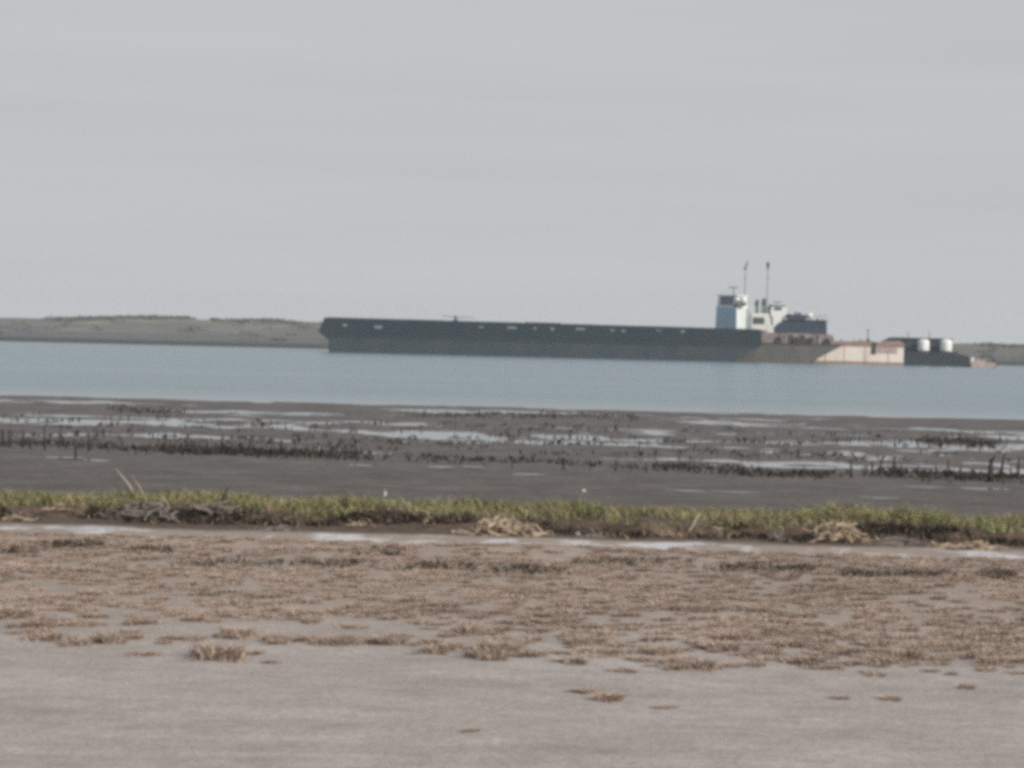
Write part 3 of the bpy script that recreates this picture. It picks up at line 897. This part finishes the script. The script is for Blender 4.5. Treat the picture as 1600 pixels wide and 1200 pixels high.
# engine house and exhaust stacks between the cabins
x6 = P(1176, 493, DT)[0]; x7 = P(1207, 493, DT)[0]; ze = P(1190, 489, DT)[1]
mb = MB(); mb.box((x6, DT + 2.2, zd), (x7, DT + 5.6, ze)); eh = mb.build("engine_house", M['white'], tow, .03)
mb = MB(); mb.box((x6 + .25, DT + 2.14, ze - 1.5), (x7 - .9, DT + 2.2, ze - .6)); mb.build("louvre_panel", M['green'], eh)
for xx, yt, rr in ((1186, 473, .3), (1197, 471, .34)):
    c0 = P(xx, yt, DT); mb = MB(); mb.tube([(c0[0], DT + 3.4, ze - .02), (c0[0], DT + 3.4, c0[1] + .1), (c0[0] + .12, DT + 3.5, c0[1] + .35)], [rr, rr * .9, rr * .8], 12)
    mb.build("exhaust_stack", M['green'], eh, sm=False)
mb = MB()
for k in range(6):
    xx = x6 + (x7 - x6) * k / 5; mb.tube([(xx, DT + 2.25, ze), (xx, DT + 2.25, ze + .85)], .035, 6)
mb.tube([(x6, DT + 2.25, ze + .85), (x7, DT + 2.25, ze + .85)], .035, 6); mb.tube([(x6, DT + 2.25, ze + .45), (x7, DT + 2.25, ze + .45)], .03, 6)
mb.build("handrail", M['white'], eh)
# pilothouse, turned a third of a right angle
s = DT / F
ang = math.radians(-45)
cxp = P(1147, 480, DT)[0]; cyp = DT + 3.5
zr = P(1147, 461, DT)[1]
Wf, Wd = 3.5, 2.25            # front breadth, depth
R3 = Matrix.Translation((cxp, cyp, 0)) @ Matrix.Rotation(ang, 4, 'Z')
zl = zr - 1.65
mb = MB(); mb.box((-Wf / 2 * 1.12, -Wd / 2 * 1.08, zd), (Wf / 2 * 1.12, Wd / 2 * 1.08, zl), R3, (.94, .96))
ph = mb.build("pilothouse", M['mint'], tow, .02)
mb = MB(); mb.box((-Wf / 2 * 1.05, -Wd / 2 * 1.03, zl), (Wf / 2 * 1.05, Wd / 2 * 1.03, zr - .1), R3, (.86, .94)); wb = mb.build("wheelhouse", M['white_clean'], ph, .02)
for k in range(3):
    xx = -.80 + .8 * k
    mb = MB(); mb.box((xx - .35, -Wd / 2 * 1.04, zl + .3), (xx + .35, -Wd / 2 * .94, zr - .2), R3); mb.build("window", M['grey_glass'], wb)
mb = MB(); mb.box((Wf / 2 * .93, .25, zl + .3), (Wf / 2 * 1.07, .85, zr - .3), R3); mb.build("window", M['glass'], wb)
mb = MB(); mb.box((-Wf / 2 * 1.02, -Wd / 2 * 1.12, zr - .1), (Wf / 2 * 1.10, Wd / 2 * 1.1, zr + .06), R3); rf = mb.build("roof", M['white'], ph, .02)
mb = MB()
lo = [R3 @ Vector((-Wf / 2 * 1.12, -Wd / 2 * 1.08 - .03, zd)), R3 @ Vector((Wf / 2 * 1.12, -Wd / 2 * 1.08 - .03, zd)), R3 @ Vector((Wf / 2 * 1.05, -Wd / 2 * 1.035 - .03, zl)), R3 @ Vector((-Wf / 2 * 1.05, -Wd / 2 * 1.035 - .03, zl))]
off3 = R3.to_3x3() @ Vector((0, .06, 0))
va = [mb.bm.verts.new(p) for p in lo]; vb = [mb.bm.verts.new(p + off3) for p in lo]
mb.bm.faces.new(va); mb.bm.faces.new(vb[::-1])
for i in range(4): mb.bm.faces.new((va[(i + 1) % 4], va[i], vb[i], vb[(i + 1) % 4]))
mb.build("shade_panel", M['shade_blue'], ph)  # added panel that colours the shaded near face blue
mb = MB(); pr = []
for k in range(5):
    p = R3 @ Vector((-1.1 + .65 * k, -1.0, zr + .06)); q = p + Vector((0, 0, .42)); mb.tube([p, q], .03, 6); pr.append(q)
mb.tube(pr, .03, 6); mb.build("roof_rail", M['white'], rf)
p = R3 @ Vector((.1, .1, zr + .05)); mb = MB(); mb.tube([p, p + Vector((0, 0, 1.0))], .06, 6); mb.box((p.x - .75, p.y - .07, p.z + 1.0), (p.x + .6, p.y + .07, p.z + 1.12)); mb.build("radar", M['steel_dark'], rf)
p = R3 @ Vector((1.55, -.95, zl + .25)); mb = MB(); mb.lathe([(.12, -.25), (.3, -.15), (.32, .2), (.1, .3)], p, 12); mb.build("searchlight", M['steel_dark'], ph)
# tyre fenders hung on the bulwark
for x, y in ((1216, 531), (1244, 532), (1266, 532), (1292, 534)):
    c0 = P(x, y, DT); mb = MB()
    ringp = [(c0[0] + .34 * math.cos(k * math.pi / 8), DT - .02, c0[1] + .34 * math.sin(k * math.pi / 8)) for k in range(17)]
    mb.tube(ringp, .13, 8); mb.build("tyre_fender", M['steel_dark'], tow, sm=True)
# fittings crowded between and round the cabins
c0 = P(1163, 469, DT); mb = MB(); mb.lathe([(.1, -.5), (.42, -.45), (.5, 0), (.42, .42), (.1, .5)], (c0[0], DT + 1.2, c0[1]), 16); mb.build("life_raft_canister", M['white_clean'], ph, sm=True)
c0 = P(1163, 474, DT); mb = MB(); mb.box((c0[0] - .35, DT + 1.0, c0[1] - .18), (c0[0] + .35, DT + 2.9, c0[1] - .06)); mb.build("raft_shelf", M['steel_dark'], ph)
c0 = P(1234, 494, DT); mb = MB(); mb.tube([(c0[0], DT + 1.6, c0[1]), (c0[0], DT + 2.6, c0[1])], .36, 14); mb.tube([(c0[0], DT + 2.1, c0[1] - .9), (c0[0], DT + 2.1, c0[1])], .16, 8); mb.build("hose_reel", M['steel_dark'], tow)
for x, y, hh, rr in ((1246, 491, .35, .16), (1252, 491, .25, .22), (1280, 501, .35, .14), (1288, 501, .3, .1)):
    c0 = P(x, y, DT); mb = MB(); mb.tube([(c0[0], DT + 2.6, c0[1] - .15), (c0[0], DT + 2.6, c0[1] + hh)], rr, 8); mb.build("vent_pipe", M['steel_dark'], dh)
mb = MB(); pr = []
for k in range(6):
    xx = P(1242 + 10 * k, 500, DT)[0]; mb.tube([(xx, DT + .95, zt), (xx, DT + .95, zt + .75)], .028, 6); pr.append((xx, DT + .95, zt + .75))
mb.tube(pr, .028, 6); mb.build("roof_rail", M['steel_dark'], dh)
c0 = P(1178, 480, DT); mb = MB(); mb.box((c0[0] - .35, DT + 2.6, ze - .02), (c0[0] + .2, DT + 3.4, c0[1])); mb.build("vent_box", M['white'], eh)
c0 = P(1208, 478, DT); mb = MB(); mb.tube([(c0[0] - .35, DT + 3.3, ze - .02), (c0[0] - .35, DT + 3.3, c0[1] - .3), (c0[0] - .1, DT + 3.0, c0[1])], [.14, .14, .2], 8); mb.build("cowl_vent", M['steel_dark'], eh)
c0 = P(1206, 508, DT); mb = MB(); mb.box((c0[0] - .55, DT + .8, zd), (c0[0] + .35, DT + 1.5, c0[1])); mb.build("deck_locker", M['white'], tow, .03)
# masts with whip aerials
for x, yt, yb, lean in ((1167, 409, 463, .0), (1202, 409, 476, .0)):
    a = P(x, yb, DT); t = P(x, yt, DT); yd = DT + 3.6
    zb = zr if x < 1180 else ze - .02
    mb = MB(); mb.tube([(a[0], yd, zb), (a[0], yd, (a[1] + t[1]) / 2), (a[0], yd, t[1])], [.06, .05, .04], 8)
    mst = mb.build("mast", M['mast'], tow)
    mb = MB(); mb.tube([(a[0] - .28, yd, t[1] - .9), (a[0] + .25, yd, t[1] - .9)], .05, 6); mb.tube([(a[0] - .22, yd, t[1] - 2.2), (a[0] + .2, yd, t[1] - 2.2)], .04, 6); mb.build("crosstree", M['steel_dark'], mst)
    mb = MB()
    if x < 1180: mb.tube([(a[0] - .1, yd, t[1] - 1.0), (a[0] + .35, yd, t[1] + .25)], [.13, .05], 8)
    else: mb.lathe([(.10, -.75), (.2, -.65), (.2, -.1), (.06, .1)], (a[0], yd, t[1]), 10)
    mb.build("mast_lamp", M['steel_dark'], mst)

# --- cream barge with rusty deck edge
DW = 399.0
cb = empty("barge", (P(1335, 565, DW)[0], DW + 4, 0))
tag(cb, "short cream barge streaked with rust and a red deck edge, right of the towboat", "barge")
xa = P(1240, 555, DW)[0]; xb = P(1412, 555, DW)[0]; zdw = P(1340, 541, DW)[1]
mb = MB(); mb.prism([(xa, -.6), (xb, -.6), (xb, zdw), (xa, zdw)], DW, DW + 8); hl = mb.build("hull", M['cream'], cb, .05)
mb = MB(); mb.box((xa + .05, DW - .03, -.3), (xb - .05, DW + .03, .38)); mb.build("boot_stripe", M['rust'], hl)
z1 = P(1340, 533.5, DW)[1]
mb = MB(); mb.prism([(xa, zdw), (xb + .05, zdw), (xb + .05, z1), (xa, z1)], DW - .06, DW + 8.05); mb.build("deck_edge", M['rust'], cb)
mb = MB(); a = P(1362, 545, DW); c = P(1369, 545, DW); mb.box((a[0], DW - .12, P(1365, 553, DW)[1]), (c[0], DW - .06, P(1365, 535, DW)[1])); mb.build("fender", M['steel_dark'], cb)
mb = MB(); a = P(1371, 545, DW); c = P(1402, 545, DW); mb.box((a[0], DW - .05, P(1387, 552, DW)[1]), (c[0], DW + .02, zdw - .02)); mb.build("rusty_panel", M['pink'], hl)
for x in (1290, 1319, 1352, 1388):
    mb = MB(); a = P(x, 556, DW)[0]; mb.box((a - .05, DW - .04, .38), (a + .05, DW + .02, zdw - .02)); mb.build("seam_rib", M['pink'], hl)
a = P(1359, 533, DW); t = P(1358, 515, DW); mb = MB(); mb.tube([(a[0], DW + 2, a[1] - .1), (a[0], DW + 2, t[1])], [.08, .05], 8); mb.tube([(a[0] - .35, DW + 2, t[1] - .15), (a[0] + .2, DW + 2, t[1] - .02)], .05, 6)
mb.lathe([(.2, 0), (.2, .3), (.1, .42)], (a[0], DW + 2, a[1] - .05), 10)
mb.build("light_post", M['steel_dark'], cb)
mb = MB(); mb.prism([P(1385, 534, DW), P(1412, 534, DW), P(1412, 527, DW), P(1398, 527, DW)], DW + .5, DW + 6); mb.build("deck_box", M['steel_dark'], cb)
for x in (1315, 1335, 1380):
    a = P(x, 533, DW); mb = MB(); mb.tube([(a[0], DW + .5, z1), (a[0], DW + .5, z1 + .3)], .1, 8); mb.build("mooring_bitt", M['rust'], cb)

# --- dark push boat with two white tanks
pb = empty("push_boat", (P(1465, 565, DW)[0], DW + 3.5, 0))
tag(pb, "low black push boat with a square dark deckhouse carrying two white tanks", "push boat")
xa = P(1413, 560, DW)[0]; xb = P(1516, 560, DW)[0]; zh = P(1465, 551, DW)[1]
mb = MB(); mb.prism([(xa, -.6), (xb - .3, -.6), (xb, .3), (xb + .05, zh - .5), (xb - .5, zh - .35), (P(1492, 555, DW)[0], zh), (xa, zh)], DW, DW + 7); mb.build("hull", M['navy'], pb, .04)
mb = MB(); mb.box((xa + .1, DW - .06, zh - .32), (xb - 2.2, DW + .02, zh - .16)); mb.build("rub_rail", M['steel_dark'], pb)
zt = P(1455, 529.5, DW)[1]
mb = MB(); mb.box((xa + .3, DW + 2.3, zh), (P(1492, 540, DW)[0], DW + 6.2, zt)); dk = mb.build("deckhouse", M['navy'], pb, .04)
mb = MB(); mb.box((xa + .15, DW + 2.1, zt), (P(1493, 540, DW)[0], DW + 6.4, zt + .1)); mb.build("roof", M['steel_dark'], dk)
c0 = P(1424, 541, DW); mb = MB(); mb.box((c0[0] - .25, DW + 2.25, c0[1] - .7), (c0[0] + .25, DW + 2.3, c0[1] + .6)); mb.build("door", M['blue_house'], dk)
c0 = P(1463, 539, DW); mb = MB(); mb.box((c0[0] - .3, DW + 2.25, c0[1] - .3), (c0[0] + .3, DW + 2.3, c0[1] + .3)); mb.build("window", M['glass'], dk)
for x in (1423, 1457):
    a = P(x, 529, DW); t = P(x, 519, DW); mb = MB(); mb.tube([(a[0], DW + 3, zt + .1), (a[0], DW + 3, t[1])], [.06, .04], 6); mb.tube([(a[0] - .15, DW + 3, t[1]), (a[0] + .15, DW + 3, t[1])], .04, 6); mb.build("aerial", M['steel_dark'], pb)
mb = MB(); a = P(1499, 553, DW)[0]; mb.tube([(a, DW + 3, zh - .2), (a, DW + 3, zh + .25)], .18, 10); mb.build("capstan", M['steel_dark'], pb)
for x, lab in ((1444.5, "white dome topped tank on the dark push boat, the left one of two"), (1480, "white dome topped tank on the dark push boat, the right one of two")):
    c0 = P(x, 552, DW)
    zt_ = P(x, 530, DW)[1]; hh = zt_ - zh; r = .82
    tk = empty("storage_tank", (c0[0], DW + 1.1, zh))
    tag(tk, lab, "tank", "white tanks on the push boat deck")
    mb = MB(); mb.lathe([(r * .6, .12), (r * .93, .17), (r, .36), (r, hh - .42), (r * .94, hh - .2), (r * .72, hh - .06), (r * .2, hh)], (c0[0], DW + 1.1, zh), 28); mb.build("tank_body", M['white_clean'], tk, sm=True)
    mb = MB(); mb.lathe([(r * .7, 0), (r * .7, .2)], (c0[0], DW + 1.1, zh), 16); mb.build("stand", M['steel_dark'], tk)
    mb = MB(); mb.lathe([(.16, 0), (.16, .09)], (c0[0], DW + 1.1, zh + hh - .01), 12); mb.build("filler_cap", M['steel_dark'], tk)

# --- skiff at the right
DS = 396.0
sk = empty("skiff", (P(1536, 572, DS)[0], DS + 1, 0))
tag(sk, "small faded pink skiff with a dark green canopy at the right end of the tow", "boat")
xa = P(1517, 566, DS)[0]; xb = P(1556, 566, DS)[0]
mb = MB(); mb.prism([(xa + .2, -.3), (xb - .3, -.3), (xb, .62), (xb - .1, .72), (xa, .78), (xa - .05, .68)], DS, DS + 1.9); mb.build("hull", M['pink'], sk, .05)
c0 = P(1519, 560, DS); mb = MB(); mb.box((xa + .05, DS + .3, .78), (xa + .55, DS + 1.6, 1.35)); mb.build("bow_locker", M['white'], sk, .03)
mb = MB(); mb.box((P(1526, 560, DS)[0], DS + .4, .75), (P(1541, 560, DS)[0], DS + 1.5, 1.1)); mb.build("console", M['pink'], sk, .03)
mb = MB(); x0 = P(1534, 560, DS)[0]; x1 = P(1554, 560, DS)[0]
mb.prism([(x0, 1.42), (x1, 1.36), (x1 - .2, 1.72), (x0 + .5, 1.86)], DS + .1, DS + 1.8); cn = mb.build("canopy", M['green'], sk, .03)
for x in (x0 + .15, x1 - .15):
    for y in (DS + .2, DS + 1.7):
        mb = MB(); mb.tube([(x, y, .7), (x, y, 1.42)], .035, 6); mb.build("canopy_post", M['steel_dark'], cn)
mb = MB(); mb.box((xb - .35, DS + .7, .45), (xb + .15, DS + 1.2, 1.15)); mb.tube([(xb + .02, DS + .95, .5), (xb + .1, DS + .95, -.4)], .09, 8); mb.build("outboard_motor", M['steel_dark'], sk, .03)

# ------------------------------------------------------------------ haze
HAZE = 0.00028
if HAZE:
    mb = MB(); mb.box((-720, -70, -3.0), (720, 900, 13.5))
    mt = bpy.data.materials.new("haze"); mt.use_nodes = True
    nt = mt.node_tree
    nt.nodes.remove(nt.nodes["Principled BSDF"])
    pv = N(nt, "ShaderNodeVolumePrincipled")
    pv.inputs["Color"].default_value = (.80, .89, 1.0, 1)
    pv.inputs["Density"].default_value = HAZE
    nt.links.new(pv.outputs[0], nt.nodes["Material Output"].inputs["Volume"])
    tag(mb.build("haze", mt), "thin pale sea haze over the lagoon", "haze", kind="stuff")

# ------------------------------------------------------------------ render
scene.render.engine = 'CYCLES'
scene.view_settings.view_transform = 'Standard'
scene.view_settings.look = 'None'
scene.view_settings.exposure = 0.0
scene.view_settings.gamma = 1.0
scene.cycles.use_denoising = False
scene.cycles.sample_clamp_direct = 4.0
scene.cycles.sample_clamp_indirect = 3.0
scene.cycles.max_bounces = 6
scene.cycles.volume_bounces = 1
scene.cycles.filter_width = 4.3
